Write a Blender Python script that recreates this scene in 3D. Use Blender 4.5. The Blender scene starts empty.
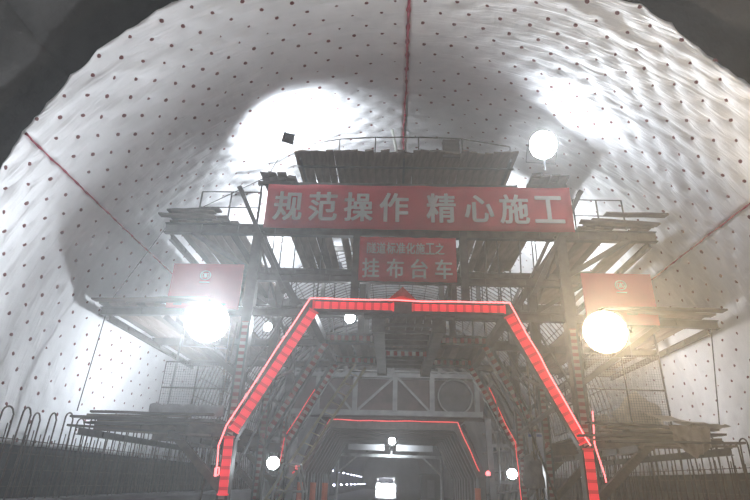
import bpy, math, random
from mathutils import Vector, Matrix, noise
random.seed(7)
PI = math.pi
C = bpy.context.scene.collection
S = bpy.context.scene

# ------------------------------------------------------------------ camera
FPX = 520.0
cam_d = bpy.data.cameras.new('camera'); cam = bpy.data.objects.new('camera', cam_d); C.objects.link(cam)
cam_d.sensor_width = 36; cam_d.lens = 36 * FPX / 750; cam_d.clip_end = 400
CAM = Vector((0, 0, 1.6))
RM = (Matrix.Rotation(math.radians(2.425), 3, 'Z') @ Matrix.Rotation(PI / 2 + math.radians(24.07), 3, 'X')
      @ Matrix.Rotation(math.radians(2.0), 3, 'Z'))
cam.matrix_world = Matrix.Translation(CAM) @ RM.to_4x4()
S.camera = cam

def at(u, v, Y):
    d = RM @ Vector(((u - 375) / FPX, (250 - v) / FPX, -1.0))
    return CAM + d * (Y / d.y)

# ------------------------------------------------------------------ materials
def mat(name, col, rough=.7, metal=0., var=.0, vscale=3., bump=0., bscale=20., emit=None, estr=0., spec=.5):
    m = bpy.data.materials.new(name); m.use_nodes = True
    nt = m.node_tree; b = nt.nodes['Principled BSDF']
    b.inputs['Base Color'].default_value = (*col, 1)
    b.inputs['Roughness'].default_value = rough
    b.inputs['Metallic'].default_value = metal
    b.inputs['Specular IOR Level'].default_value = spec
    tc = nt.nodes.new('ShaderNodeTexCoord')
    if var:
        n = nt.nodes.new('ShaderNodeTexNoise'); n.inputs['Scale'].default_value = vscale; n.inputs['Detail'].default_value = 6
        nt.links.new(tc.outputs['Object'], n.inputs['Vector'])
        r = nt.nodes.new('ShaderNodeValToRGB')
        r.color_ramp.elements[0].position = .3; r.color_ramp.elements[1].position = .72
        r.color_ramp.elements[0].color = (*[c * (1 - var) for c in col], 1)
        r.color_ramp.elements[1].color = (*[min(1, c * (1 + var)) for c in col], 1)
        nt.links.new(n.outputs['Fac'], r.inputs['Fac']); nt.links.new(r.outputs['Color'], b.inputs['Base Color'])
    if bump:
        n = nt.nodes.new('ShaderNodeTexNoise'); n.inputs['Scale'].default_value = bscale; n.inputs['Detail'].default_value = 8
        nt.links.new(tc.outputs['Object'], n.inputs['Vector'])
        bp = nt.nodes.new('ShaderNodeBump'); bp.inputs['Strength'].default_value = bump; bp.inputs['Distance'].default_value = .05
        nt.links.new(n.outputs['Fac'], bp.inputs['Height']); nt.links.new(bp.outputs['Normal'], b.inputs['Normal'])
    if emit:
        b.inputs['Emission Color'].default_value = (*emit, 1); b.inputs['Emission Strength'].default_value = estr
    return m

def translucent(m, f):
    nt = m.node_tree; b = nt.nodes['Principled BSDF']; t = nt.nodes.new('ShaderNodeBsdfTranslucent'); x = nt.nodes.new('ShaderNodeMixShader')
    t.inputs['Color'].default_value = (.8, .76, .7, 1); x.inputs[0].default_value = f
    nt.links.new(b.outputs[0], x.inputs[1]); nt.links.new(t.outputs[0], x.inputs[2]); nt.links.new(x.outputs[0], nt.nodes['Material Output'].inputs['Surface'])

def wrinkle(m):
    nt = m.node_tree; b = nt.nodes['Principled BSDF']; uv = nt.nodes.new('ShaderNodeUVMap'); last = None
    for sx, sy, dist, rot in ((.5, 4.2, .05, .10), (1.1, 8.0, .022, -.12), (3.2, 3.0, .012, .7)):
        mp = nt.nodes.new('ShaderNodeMapping'); mp.inputs['Scale'].default_value = (sx, sy, 1); mp.inputs['Rotation'].default_value = (0, 0, rot)
        n = nt.nodes.new('ShaderNodeTexNoise'); n.inputs['Scale'].default_value = 1; n.inputs['Detail'].default_value = 3; n.inputs['Distortion'].default_value = .6
        a = nt.nodes.new('ShaderNodeMath'); a.operation = 'SUBTRACT'; a.inputs[1].default_value = .5
        c = nt.nodes.new('ShaderNodeMath'); c.operation = 'ABSOLUTE'
        bp = nt.nodes.new('ShaderNodeBump'); bp.inputs['Strength'].default_value = 1; bp.inputs['Distance'].default_value = dist
        nt.links.new(uv.outputs[0], mp.inputs[0]); nt.links.new(mp.outputs[0], n.inputs['Vector']); nt.links.new(n.outputs['Fac'], a.inputs[0]); nt.links.new(a.outputs[0], c.inputs[0]); nt.links.new(c.outputs[0], bp.inputs['Height'])
        if last: nt.links.new(last.outputs[0], bp.inputs['Normal'])
        last = bp
    nt.links.new(last.outputs[0], b.inputs['Normal'])

def stripes(name, ca, cb, period, duty=.5, rough=.4, emit=None, ea=0, eb=0, axis='Z'):
    m = bpy.data.materials.new(name); m.use_nodes = True
    nt = m.node_tree; b = nt.nodes['Principled BSDF']; b.inputs['Roughness'].default_value = rough
    tc = nt.nodes.new('ShaderNodeTexCoord'); sp = nt.nodes.new('ShaderNodeSeparateXYZ')
    nt.links.new(tc.outputs['Object'], sp.inputs[0])
    d = nt.nodes.new('ShaderNodeMath'); d.operation = 'DIVIDE'; d.inputs[1].default_value = period
    f = nt.nodes.new('ShaderNodeMath'); f.operation = 'FRACT'
    g = nt.nodes.new('ShaderNodeMath'); g.operation = 'GREATER_THAN'; g.inputs[1].default_value = duty
    nt.links.new(sp.outputs[axis], d.inputs[0]); nt.links.new(d.outputs[0], f.inputs[0]); nt.links.new(f.outputs[0], g.inputs[0])
    mx = nt.nodes.new('ShaderNodeMix'); mx.data_type = 'RGBA'
    mx.inputs['A'].default_value = (*ca, 1); mx.inputs['B'].default_value = (*cb, 1)
    nt.links.new(g.outputs[0], mx.inputs['Factor']); nt.links.new(mx.outputs['Result'], b.inputs['Base Color'])
    if emit:
        b.inputs['Emission Color'].default_value = (*emit, 1)
        mr = nt.nodes.new('ShaderNodeMapRange'); mr.inputs['To Min'].default_value = ea; mr.inputs['To Max'].default_value = eb
        nt.links.new(g.outputs[0], mr.inputs['Value']); nt.links.new(mr.outputs[0], b.inputs['Emission Strength'])
    return m

M = dict(
    membrane=mat('white membrane', (.74, .74, .755), .55, var=.10, vscale=.9, bump=.25, bscale=9),
    rock=mat('shotcrete', (.045, .043, .042), .9, var=.5, vscale=1.2, bump=1., bscale=5),
    lining=mat('cast concrete', (.30, .30, .31), .8, var=.25, vscale=.5, bump=.2),
    floor=mat('wet mud floor', (.07, .065, .06), .5, var=.4, vscale=.7, bump=.6, bscale=3),
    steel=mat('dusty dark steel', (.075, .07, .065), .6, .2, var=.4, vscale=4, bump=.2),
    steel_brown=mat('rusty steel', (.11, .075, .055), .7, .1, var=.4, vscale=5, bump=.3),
    steel_grey=mat('grey painted steel', (.20, .20, .20), .5, .1, var=.3, vscale=2, bump=.1),
    steel_pale=mat('pale painted steel', (.6, .61, .6), .5, .0, var=.2, vscale=3),
    maroon=mat('dark maroon steel', (.07, .04, .04), .6, .1, var=.4, vscale=2),
    form=mat('formwork steel plate', (.2, .2, .2), .5, .3, var=.35, vscale=1.5, bump=.15),
    rebar=mat('rusty rebar', (.085, .06, .05), .7, .3, var=.4, vscale=8, bump=.3, bscale=60),
    wood=mat('weathered board', (.17, .135, .11), .85, var=.45, vscale=3, bump=.4, bscale=14),
    wood_dark=mat('dirty dark board', (.10, .082, .072), .9, var=.45, vscale=3, bump=.4, bscale=14),
    wood_pale=mat('pale new board', (.36, .29, .22), .85, var=.3, vscale=3, bump=.4, bscale=14),
    red=mat('red banner cloth', (.46, .03, .045), .7, var=.12, vscale=2),
    red_board=mat('red display board', (.55, .05, .07), .45, var=.08, vscale=2),
    red_cloth=mat('scarlet cloth', (.65, .03, .02), .8, var=.2, vscale=3, emit=(1, .05, .03), estr=.0),
    letter=mat('pale lettering', (.62, .58, .56), .7, var=.06, vscale=6),
    disc=mat('dark red fixing disc', (.13, .022, .025), .7),
    screw=mat('dark screw', (.05, .03, .03), .5, .6),
    seam=mat('dark red seam cord', (.30, .02, .05), .6, var=.5, vscale=9),
    tape=stripes('red and white warning tape', (.33, .035, .03), (.60, .54, .50), .21, .5),
    tape_dim=stripes('faded warning tape', (.22, .03, .03), (.33, .27, .23), .155, .5),
    ledpanel=stripes('red light panel', (.4, .01, .02), (.5, .02, .03), .2, .38, emit=(1., .028, .05), ea=.32, eb=.80),
    rope=mat('red rope light', (.9, .3, .3), .4, emit=(1, .16, .17), estr=3.2),
    rope_dim=mat('dim red rope light', (.9, .2, .2), .4, emit=(1, .06, .06), estr=1.3),
    casing=mat('grey lamp housing', (.2, .21, .23), .5, .5, var=.2, vscale=6),
    cool=mat('cool lamp lens', (.9, .9, .9), .3, emit=(.86, .93, 1), estr=60),
    warm=mat('warm lamp lens', (.9, .9, .9), .3, emit=(1, .78, .48), estr=60),
    small=mat('small cool lens', (.9, .9, .9), .3, emit=(.86, .93, 1), estr=45),
    violet=mat('bluish lamp', (.9, .9, 1), .3, emit=(.72, .75, 1), estr=22),
    mesh=mat('galvanised wire', (.3, .31, .32), .5, .5, var=.2, vscale=6),
    fabric=mat('dirty white fabric', (.62, .58, .53), .85, var=.3, vscale=3, bump=.5, bscale=7),
    felt=mat('grey felt', (.32, .32, .33), .9, var=.25, vscale=5, bump=.4),
    tarp=mat('brown tarpaulin', (.24, .19, .15), .7, var=.3, vscale=3, bump=.4),
    paper=mat('white notice paper', (.7, .74, .82), .6), blue=mat('blue print', (.12, .2, .5), .6),
    duct=mat('dark duct cloth', (.05, .05, .055), .8, var=.3, vscale=3),
    ladder=mat('pale yellow paint', (.62, .58, .42), .6, var=.2, vscale=5),
    truck=mat('vehicle paint', (.6, .6, .62), .4, .1), glass=mat('dark glass', (.02, .02, .025), .1),
    orange=mat('orange jack paint', (.5, .12, .06), .5, var=.2), rubber=mat('black rubber', (.02, .02, .02), .8),
    pvc=mat('white plastic pipe', (.7, .72, .66), .5), cable=mat('black cable', (.03, .03, .03), .6),
)

translucent(M['fabric'], .5); wrinkle(M['membrane'])
# ------------------------------------------------------------------ mesh helpers
class MB:
    def __init__(s): s.v = []; s.f = []
    def box(s, c, d, rot=None):
        n = len(s.v)
        for x in (-.5, .5):
            for y in (-.5, .5):
                for z in (-.5, .5):
                    p = Vector((x * d[0], y * d[1], z * d[2]))
                    if rot: p = rot @ p
                    s.v.append(p + Vector(c))
        s.f += [tuple(n + i for i in q) for q in ((0, 1, 3, 2), (4, 6, 7, 5), (0, 4, 5, 1), (2, 3, 7, 6), (0, 2, 6, 4), (1, 5, 7, 3))]
        return s
    def frame(s, p0, p1, up=Vector((0, 0, 1))):
        z = (Vector(p1) - Vector(p0)).normalized()
        if abs(z.dot(up)) > .95: up = Vector((0, 1, 0))
        y = (up - z * up.dot(z)).normalized(); x = y.cross(z)
        return x, y, z
    def bar(s, p0, p1, w, h=None, up=Vector((0, 0, 1))):
        h = h or w; x, y, z = s.frame(p0, p1, up); n = len(s.v)
        for p in (Vector(p0), Vector(p1)):
            for a, b in ((-1, -1), (1, -1), (1, 1), (-1, 1)): s.v.append(p + x * a * w / 2 + y * b * h / 2)
        s.f += [tuple(n + i for i in q) for q in ((3, 2, 1, 0), (4, 5, 6, 7), (0, 1, 5, 4), (1, 2, 6, 5), (2, 3, 7, 6), (3, 0, 4, 7))]
        return s
    def tube(s, pts, r, seg=6, closed=False):
        pts = [Vector(p) for p in pts]; n0 = len(s.v); N = len(pts)
        ref = None
        for i, p in enumerate(pts):
            t = (pts[(i + 1) % N] - pts[i - 1]) if closed else (pts[min(i + 1, N - 1)] - pts[max(i - 1, 0)])
            t.normalize()
            if ref is None:
                ref = Vector((0, 0, 1)) if abs(t.z) < .9 else Vector((0, 1, 0))
            ref = (ref - t * ref.dot(t)).normalized(); q = t.cross(ref)
            rr = r[i] if isinstance(r, (list, tuple)) else r
            for k in range(seg):
                a = 2 * PI * k / seg; s.v.append(p + (ref * math.cos(a) + q * math.sin(a)) * rr)
        for i in range(N if closed else N - 1):
            j = (i + 1) % N
            for k in range(seg):
                l = (k + 1) % seg
                s.f.append((n0 + i * seg + k, n0 + i * seg + l, n0 + j * seg + l, n0 + j * seg + k))
        if not closed:
            s.f.append(tuple(n0 + k for k in reversed(range(seg))))
            s.f.append(tuple(n0 + (N - 1) * seg + k for k in range(seg)))
        return s
    def lathe(s, prof, seg=24, mtx=Matrix()):
        n0 = len(s.v)
        for r, z in prof:
            for k in range(seg):
                a = 2 * PI * k / seg; s.v.append(mtx @ Vector((r * math.cos(a), r * math.sin(a), z)))
        for i in range(len(prof) - 1):
            for k in range(seg):
                l = (k + 1) % seg
                s.f.append((n0 + i * seg + k, n0 + i * seg + l, n0 + (i + 1) * seg + l, n0 + (i + 1) * seg + k))
        return s
    def mesh(s, name, m, smooth=False):
        me = bpy.data.meshes.new(name); me.from_pydata([tuple(v) for v in s.v], [], s.f)
        me.materials.append(M[m] if isinstance(m, str) else m)
        if smooth: me.polygons.foreach_set('use_smooth', [True] * len(me.polygons))
        me.update(); return me
    def build(s, name, m, parent=None, mtx=None, smooth=False):
        return link(name, s.mesh(name, m, smooth), parent, mtx)

WM = {}
def link(name, me, parent=None, mtx=None):
    o = bpy.data.objects.new(name, me); C.objects.link(o)
    w = mtx or Matrix()
    WM[o] = w
    if parent:
        o.parent = parent; o.matrix_local = WM[parent].inverted() @ w
    else: o.matrix_world = w
    return o

def tag(o, label, cat, group=None, kind=None):
    if label: o['label'] = label
    if cat: o['category'] = cat
    if group: o['group'] = group
    if kind: o['kind'] = kind
    return o
def struct(o): o['kind'] = 'structure'; return o
def empty(name, loc, label, cat, group=None, mtx=None):
    o = bpy.data.objects.new(name, None); C.objects.link(o)
    w = mtx or Matrix.Translation(loc); o.matrix_world = w; WM[o] = w; o.empty_display_size = .2
    return tag(o, label, cat, group)

def dirmtx(p0, p1, up=Vector((0, 0, 1))):
    z = (Vector(p1) - Vector(p0)).normalized()
    if abs(z.dot(up)) > .95: up = Vector((0, 1, 0))
    y = (up - z * up.dot(z)).normalized(); x = y.cross(z)
    m = Matrix((x, y, z)).transposed().to_4x4(); m.translation = Vector(p0); return m

def member(name, p0, p1, w, h, m, parent, prof='box', up=Vector((0, 0, 1))):
    """a steel member built along its own local Z, so patterns run along it"""
    L = (Vector(p1) - Vector(p0)).length; b = MB()
    if prof == 'I':
        t = min(.03, w * .15)
        b.box((0, h / 2 - t / 2, L / 2), (w, t, L)); b.box((0, -h / 2 + t / 2, L / 2), (w, t, L)); b.box((0, 0, L / 2), (t, h - 2 * t, L))
        k = int(L / .9)
        for i in range(1, k): b.box((0, 0, L * i / k), (w * .9, h - 2 * t, .015))
    elif prof == 'C':
        t = .02
        b.box((0, h / 2 - t / 2, L / 2), (w, t, L)); b.box((0, -h / 2 + t / 2, L / 2), (w, t, L)); b.box((-w / 2 + t / 2, 0, L / 2), (t, h, L))
    elif prof == 'pipe':
        b.tube([(0, 0, 0), (0, 0, L)], w / 2, 8)
    else:
        b.box((0, 0, L / 2), (w, h, L))
        b.box((0, 0, .02), (w * 1.25, h * 1.25, .03)); b.box((0, 0, L - .02), (w * 1.25, h * 1.25, .03))
    return b.build(name, m, parent, dirmtx(p0, p1, up))

# ------------------------------------------------------------------ the tunnel
CX, CZ, R = .25, 3.0, 8.2
EDGE = [(-110, 8.6), (-90, 8.3), (-63, 7.57), (-57, 7.45), (-48, 7.15), (-43.7, 7.0), (-34, 6.93), (0, 6.95), (31, 7.12), (36.7, 7.3), (45, 7.48), (60, 7.6), (90, 8.3), (110, 8.6)]
def edge(th):
    for (a, da), (b, db) in zip(EDGE, EDGE[1:]):
        if a <= th <= b: return da + (db - da) * (th - a) / (b - a)
    return 8.6
DTH, DY = 4.55, .60
def pinw(th, Y):
    """how close (0..1) to a fixing disc"""
    best = 9
    for off in (0, .5):
        a = (th / DTH - off); b = (Y / DY - off)
        da = (a - round(a)) * DTH * PI / 180 * R; db = (b - round(b)) * DY
        best = min(best, da * da + db * db)
    return math.exp(-best / .010)
def sag(th, Y):
    u = th * PI / 180 * R
    wp = noise.noise(Vector((u * .35, Y * .35, 1.7)))
    tw = .10 * u * math.copysign(1, u)
    a = 1 - 2.2 * abs(noise.noise(Vector((u * .16 + 5, Y * 1.7 + wp * 1.3 + tw, 3.1))))
    b = noise.noise(Vector((u * .30 + 9, Y * 3.6 + wp * 2.5 + tw * 1.6, 8.3)))
    c = noise.noise(Vector((u * .9, Y * 7.5 + wp * 3, 4.4)))
    e = noise.noise(Vector((u * 1.5, Y * 1.5, 14.4)))
    d = max(0, .05 + .040 * a + .032 * b + .016 * c + .010 * e)
    return d * (1 - .85 * pinw(th, Y)) + .01
def surf(th, Y, off=0):
    r = R - sag(th, Y) - off; t = math.radians(th)
    return Vector((CX + r * math.sin(t), Y, CZ + r * math.cos(t)))

def sheet(th0, th1, label):
    nt_ = int(abs(th1 - th0) / 190 * 250); ny = 260; b = MB()
    for i in range(nt_ + 1):
        th = th0 + (th1 - th0) * i / nt_
        e = edge(th); x = th / DTH; e += .045 * abs(math.sin(PI * x)) + .16 * noise.noise(Vector((th * .13, 0, 0)))
        for j in range(ny + 1):
            t = j / ny; t = .55 * t + .45 * t * t
            b.v.append(surf(th, e + (31 - e) * t))
    for i in range(nt_):
        for j in range(ny):
            a = i * (ny + 1) + j; b.f.append((a, a + ny + 1, a + ny + 2, a + 1))
    me = b.mesh('waterproof_membrane', 'membrane', True)
    uv = me.uv_layers.new(name='UVMap'); arc = [(math.radians(th0 + (th1 - th0) * i / nt_) * R) for i in range(nt_ + 1)]
    for lp in me.loops:
        uv.data[lp.index].uv = (arc[lp.vertex_index // (ny + 1)] + 50, b.v[lp.vertex_index].y)
    o = link('waterproof_membrane', me); tag(o, label, 'membrane sheet')
    md = o.modifiers.new('thick', 'SOLIDIFY'); md.thickness = .006
    return o
def disc_mesh():
    b = MB(); b.lathe([(.0, .014), (.012, .016), (.020, .012), (.044, .009), (.051, .0), (.0, -.002)], 10)
    me = b.mesh('fixing_disc', 'disc'); me.materials.append(M['screw'])
    for i, p in enumerate(me.polygons):
        if i < 10: p.material_index = 1
    return me
DM = disc_mesh()
def discs(o, th0, th1):
    spots = []
    for off in (0, .5):
        for i in range(-25, 26):
            th = (i + off) * DTH
            if not (min(th0, th1) + .8 < th < max(th0, th1) - .8): continue
            for j in range(10, 50):
                Y = (j + off) * DY
                if Y < edge(th) + .04 or Y > 30: continue
                spots.append((Y, th + random.uniform(-.3, .3), Y + random.uniform(-.03, .03)))
    spots.sort()
    def mx(th, Y):
        p = surf(th, Y, .012); t = math.radians(th)
        n = Vector((-math.sin(t), 0, -math.cos(t)))
        m = n.to_track_quat('Z', 'Y').to_matrix().to_4x4(); m.translation = p; return m
    for Y, th, y in spots[:100]:
        link('fixing_disc', DM, o, mx(th, y))
    b = MB(); mats = []
    for Y, th, y in spots[100:]:
        if Y > 24: continue
        b.lathe([(.0, .014), (.020, .012), (.044, .008), (.048, 0)], 8, mx(th, y))
    r = b.build('fixing_disc', 'disc', o); r['kind'] = 'stuff'
for a0, a1, lb in ((-96.5, -59.2, 'white wrinkled membrane sheet on the left wall below the red seam'),
                   (-59.2, -.3, 'white wrinkled membrane sheet on the left of the vault up to the crown seam'),
                   (-.3, 59.8, 'white wrinkled membrane sheet on the right of the vault from the crown seam'),
                   (59.8, 96.5, 'white wrinkled membrane sheet on the right wall below the red seam')):
    discs(sheet(a0, a1, lb), a0, a1)

for th, r0, y1, lb in ((-59.2, .017, 22, 'dark red seam cord running along the left wall of the membrane'),
                       (-.3, .024, 22, 'dark red seam cord running along the crown of the vault'),
                       (59.8, .017, 22, 'dark red seam cord running along the right wall of the membrane')):
    pts = []; rr = []; n = 170; y0 = edge(th) + .02
    for i in range(n):
        Y = y0 + (y1 - y0) * i / (n - 1)
        pts.append(surf(th + (.25 if th == -.3 else .12) * noise.noise(Vector((Y * 1.5, th, 0))), Y, .02))
        rr.append(r0 * (1 + .7 * (i % 5 == 0)) * (1.5 if th == -.3 and Y < 10.2 else 1))
    b = MB().tube(pts, rr, 6)
    tag(b.build('seam_cord', 'seam', smooth=True), lb, 'seam cord')

def vault(name, rad, y0, y1, th0, th1, m, ny, nth, amp, sc, inward=True):
    b = MB()
    for i in range(nth + 1):
        t = math.radians(th0 + (th1 - th0) * i / nth)
        for j in range(ny + 1):
            Y = y0 + (y1 - y0) * j / ny
            p = Vector((CX + rad * math.sin(t), Y, CZ + rad * math.cos(t)))
            d = amp * (noise.noise(p * sc) + .4 * noise.noise(p * sc * 3.1)) if amp else 0
            b.v.append(p + Vector((math.sin(t), 0, math.cos(t))) * d)
    for i in range(nth):
        for j in range(ny):
            a = i * (ny + 1) + j; b.f.append((a, a + ny + 1, a + ny + 2, a + 1))
    o = b.build(name, m, smooth=True)
    md = o.modifiers.new('thick', 'SOLIDIFY'); md.thickness = .3; md.offset = 1
    return struct(o)
vault('wall_left', 8.62, -14, 31, -112, -50, 'rock', 150, 40, .16, .9)
vault('ceiling', 8.62, -14, 31, -50, 50, 'rock', 150, 60, .16, .9)
vault('wall_right', 8.62, -14, 31, 50, 112, 'rock', 150, 40, .16, .9)
vault('wall_far_left', 7.7, 31, 150, -112, -50, 'lining', 40, 16, 0, 1)
vault('ceiling_far', 7.7, 31, 150, -50, 50, 'lining', 40, 30, 0, 1)
vault('wall_far_right', 7.7, 31, 150, 50, 112, 'lining', 40, 16, 0, 1)
b = MB().box((CX, 67.5, -.15), (18, 165, .3)); struct(b.build('floor', 'floor'))
b = MB().box((CX, -14.2, 5), (20, .4, 14)); struct(b.build('wall_back', 'rock'))
b = MB().box((CX, 150.2, 5), (20, .4, 14)); struct(b.build('wall_end', 'lining'))
# concrete footings along both walls
for sx, lb in ((-1, 'left'), (1, 'right')):
    x = CX + sx * 7.35
    b = MB(); b.box((x, 14.5, .5), (.7, 33, 1.0)); b.box((x + sx * .1, 14.5, 1.04), (.5, 33, .1))
    o = b.build('footing_' + lb, 'lining'); struct(o); o.name = 'trim_1' if sx < 0 else 'trim_2'

# ------------------------------------------------------------------ rebar
def hairpin_mesh(h):
    pts = [(0, -.15, 0), (0, -.165, h * .5), (0, -.15, h - .12)]
    for k in range(1, 8):
        a = PI - PI * k / 8; pts.append((0, .15 * math.cos(a), h - .12 + .12 * math.sin(a)))
    pts += [(.015, .15, h - .12), (.01, .17, h * .45), (0, .16, 0)]
    return MB().tube(pts, .0165, 6).mesh('rebar_hairpin', 'rebar', True)
HP = [hairpin_mesh(1.48 + .05 * k) for k in range(3)]
for sx, side, x, y0, dy, n in ((-1, 'left', -7.1, 9.25, .5, 27), (1, 'right', 7.5, 11.2, .42, 30)):
    for i in range(n):
        hs = 1 + min(i, 9) * .016
        m = (Matrix.Translation((x + random.uniform(-.05, .05), y0 + dy * i + random.uniform(-.04, .04), 1.08 + random.uniform(0, .05)))
             @ Matrix.Rotation(random.uniform(-.12, .2), 4, 'Z') @ Matrix.Rotation(random.uniform(-.03, .03), 4, 'X') @ Matrix.Rotation(random.uniform(-.03, .03), 4, 'Y') @ Matrix.Diagonal((1, .9, hs, 1)))
        tag(link('rebar_hairpin', HP[i % 3], None, m), 'rusty rebar hairpin standing in the row along the %s wall footing' % side, 'rebar hairpin',
            'rebar hairpins along the %s wall' % side)
for x, side, ya, yb, z1 in ((-7.45, 'left', 8.8, 28, 2.35), (7.85, 'right', 9.5, 28, 2.3)):
    r = empty('rebar_mat', (x, (ya + yb) / 2, 1.05), 'dense upright rebar mat behind the hairpins along the %s wall' % side, 'rebar mat')
    b = MB(); y = ya
    while y < yb:
        b.tube([(x, y, 1.0), (x + random.uniform(-.03, .03), y + random.uniform(-.03, .03), z1 + random.uniform(-.15, .1))], .011, 5); y += .27
    b.build('vertical_bars', 'rebar', r)
    b = MB()
    for z in (1.3, 1.6, 1.9, 2.15): b.tube([(x, ya, z), (x, yb, z + .02)], .010, 5)
    b.build('horizontal_bars', 'rebar', r)
# arched cage beyond the work trolley
r = empty('rebar_cage', (CX, 24.5, 0), 'arched rebar cage lining the lit vault between the two gantries', 'rebar cage')
for k in range(26):
    Y = 20 + k * .38; b = MB()
    b.tube([(CX + 7.9 * math.sin(math.radians(t)), Y, CZ + 7.9 * math.cos(math.radians(t))) for t in range(-104, 105, 4)], .02, 5)
    b.build('arch_bar', 'rebar', r)
for k in range(-18, 19):
    t = math.radians(k * 5); b = MB()
    b.tube([(CX + 7.86 * math.sin(t), 20, CZ + 7.86 * math.cos(t)), (CX + 7.86 * math.sin(t), 29.6, CZ + 7.86 * math.cos(t))], .016, 5)
    b.build('lengthwise_bar', 'rebar', r)

# ------------------------------------------------------------------ work trolley
XL, XR = -3.52, 4.14            # outer columns
PL, PR = -2.05, 2.75            # portal corners
YS = (12.0, 15.0, 18.0)
T = empty('work_trolley', (.3, 15, 0), 'tall dark steel work trolley with three decks spanning the tunnel on a red-lit portal', 'work trolley')
for fi, Y in enumerate(YS):
    def mb(n, a, b_, w, h, m='steel', prof='box', dy=0): return member(n, (a[0], Y + dy, a[1]), (b_[0], Y + dy, b_[1]), w, h, m, T, prof, up=Vector((0, 1, 0)) if prof == 'x' else Vector((0, 0, 1)))
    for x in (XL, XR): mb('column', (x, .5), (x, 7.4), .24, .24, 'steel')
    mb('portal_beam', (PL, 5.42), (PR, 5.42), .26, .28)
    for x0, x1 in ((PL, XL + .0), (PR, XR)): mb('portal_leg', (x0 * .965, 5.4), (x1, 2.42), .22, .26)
    for x in (-2.62, 3.05): mb('upper_post', (x, 7.55), (x, 9.6 if fi else 8.8), .14, .14)
    for x in (-.97, 1.72): mb('centre_post', (x, 5.55), (x, 9.6 if fi else 8.8), .19, .19)
    if fi == 0:
        mb('centre_post', (1.45, 5.55), (1.45, 7.4), .12, .12)
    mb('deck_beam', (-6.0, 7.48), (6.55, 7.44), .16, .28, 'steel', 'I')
    if fi: mb('top_beam', (-2.75, 9.68), (3.2, 9.66), .14, .2, 'steel', 'I')
    else:
        mb('top_beam', (-2.75, 9.56), (3.2, 9.55), .06, .06, 'steel', 'pipe', dy=.2); mb('top_beam', (-2.75, 8.84), (3.2, 8.83), .1, .12, 'steel', dy=0)
        for x in (-2.62, .2, 3.05): member('corbel', (x, 12, 8.86), (x, 13.6, 9.5), .06, .06, 'steel', T)
    mb('tie_beam', (XL, 6.17), (XR, 6.15), .14, .19, 'steel', 'I')
    mb('deck_beam', (-7.15, 5.2), (PL, 5.3), .14, .2, 'steel', 'I'); mb('deck_beam', (PR, 5.3), (7.55, 5.2), .14, .2, 'steel', 'I')
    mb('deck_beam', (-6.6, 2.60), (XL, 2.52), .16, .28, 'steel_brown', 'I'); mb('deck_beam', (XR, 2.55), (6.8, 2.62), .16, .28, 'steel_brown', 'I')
    for s, X in ((-1, XL), (1, XR)):
        mb('knee_brace', (X + s * 1.35, 2.5), (X, 1.3), .16, .16, 'steel_brown')
        mb('knee_brace', (X + s * 2.0, 5.1), (X, 3.7), .12, .12)
        mb('knee_brace', (X + s * 1.7, 7.35), (X, 6.3), .12, .12)
        mb('diagonal_brace', (X - s * -.62, 8.62), (X - s * .85, 5.75), .22, .10, dy=-.16)
        mb('diagonal_brace', (X, 7.35), (X - s * 1.2, 5.5), .12, .12, dy=.14)
    for x in (-.37, 1.1): mb('corner_gusset', (x - .35, 5.3), (x + .35, 5.3), .2, .1, dy=.1)
    # scaffold tubes and hangers
    for x in (-3.1, -2.55, -1.9, 2.25, 2.6, 3.1, 3.45):
        mb('hanger_rod', (x + .1 * fi, 5.5), (x + .1 * fi + random.uniform(-.06, .06), 7.35), .035, .035, 'steel', 'pipe', dy=.1)
    mb('bracing_tube', (XL, 3.6), (XL + .9, 5.4), .06, .06, 'steel', 'pipe', dy=.2)
    mb('bracing_tube', (XR, 3.6), (XR - .9, 5.4), .06, .06, 'steel', 'pipe', dy=.2)
    for x in (XL, XR):
        m_ = MB(); m_.lathe([(.0, -.09), (.22, -.09), (.25, -.06), (.25, .06), (.22, .09), (0, .09)], 20, Matrix.Translation((x, Y, .25)) @ Matrix.Rotation(PI / 2, 4, 'Y'))
        m_.build('wheel', 'steel', T)
    # warning tape on the second and third portals and on the columns
    tp = 'tape'
    for x in (XL, XR): member('warning_tape', (x, Y - .125, 1.1), (x, Y - .125, 5.0 if fi == 0 else 4.2), .13, .008, 'tape_dim', T, 'flat')
    if fi:
        member('warning_tape', (PL, Y - .145, 5.42), (-.62, Y - .145, 5.42), .008, .15, tp, T)
        member('warning_tape', (1.3, Y - .145, 5.42), (PR, Y - .145, 5.42), .008, .15, tp, T)
        if fi == 1: member('warning_tape', (-.2, Y - .145, 5.0), (.95, Y - .145, 5.0), .008, .12, tp, T)
        for x0, x1 in ((PL, XL + .0), (PR, XR)): member('warning_tape', (x0 * .96, Y - .14, 5.25), (x1, Y - .14, 2.5), .008, .15, tp, T)
def lng(n, x, z, w, h, m='steel', prof='I', y0=12.1, y1=18.0, z1=None):
    return member(n, (x, y0, z), (x, y1, z if z1 is None else z1), w, h, m, T, prof)
for x in (-5.85, XL, -.97, 1.72, XR, 6.4): lng('lengthwise_beam', x, 7.28, .1, .16)
for x in (-2.62, .2, 3.05): lng('lengthwise_beam', x, 9.56, .06, .07, y0=11.8)
for x in (-6.95, -5.3, 5.6, 7.35): lng('lengthwise_beam', x, 5.06, .1, .14)
for x in (-6.5, -4.6, 4.9, 6.7): lng('lengthwise_beam', x, 2.38, .1, .14, y0=11.2)
for x in (PL, PR): lng('lengthwise_beam', x, 5.36, .2, .2, prof='box')
for x in (-.37, 1.1): lng('centre_girder', x, 5.12, .27, .3, prof='box', y0=12.3)
for x in (XL, XR): lng('base_rail', x, .5, .25, .25, prof='box', y0=11.6, y1=18.4)
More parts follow.
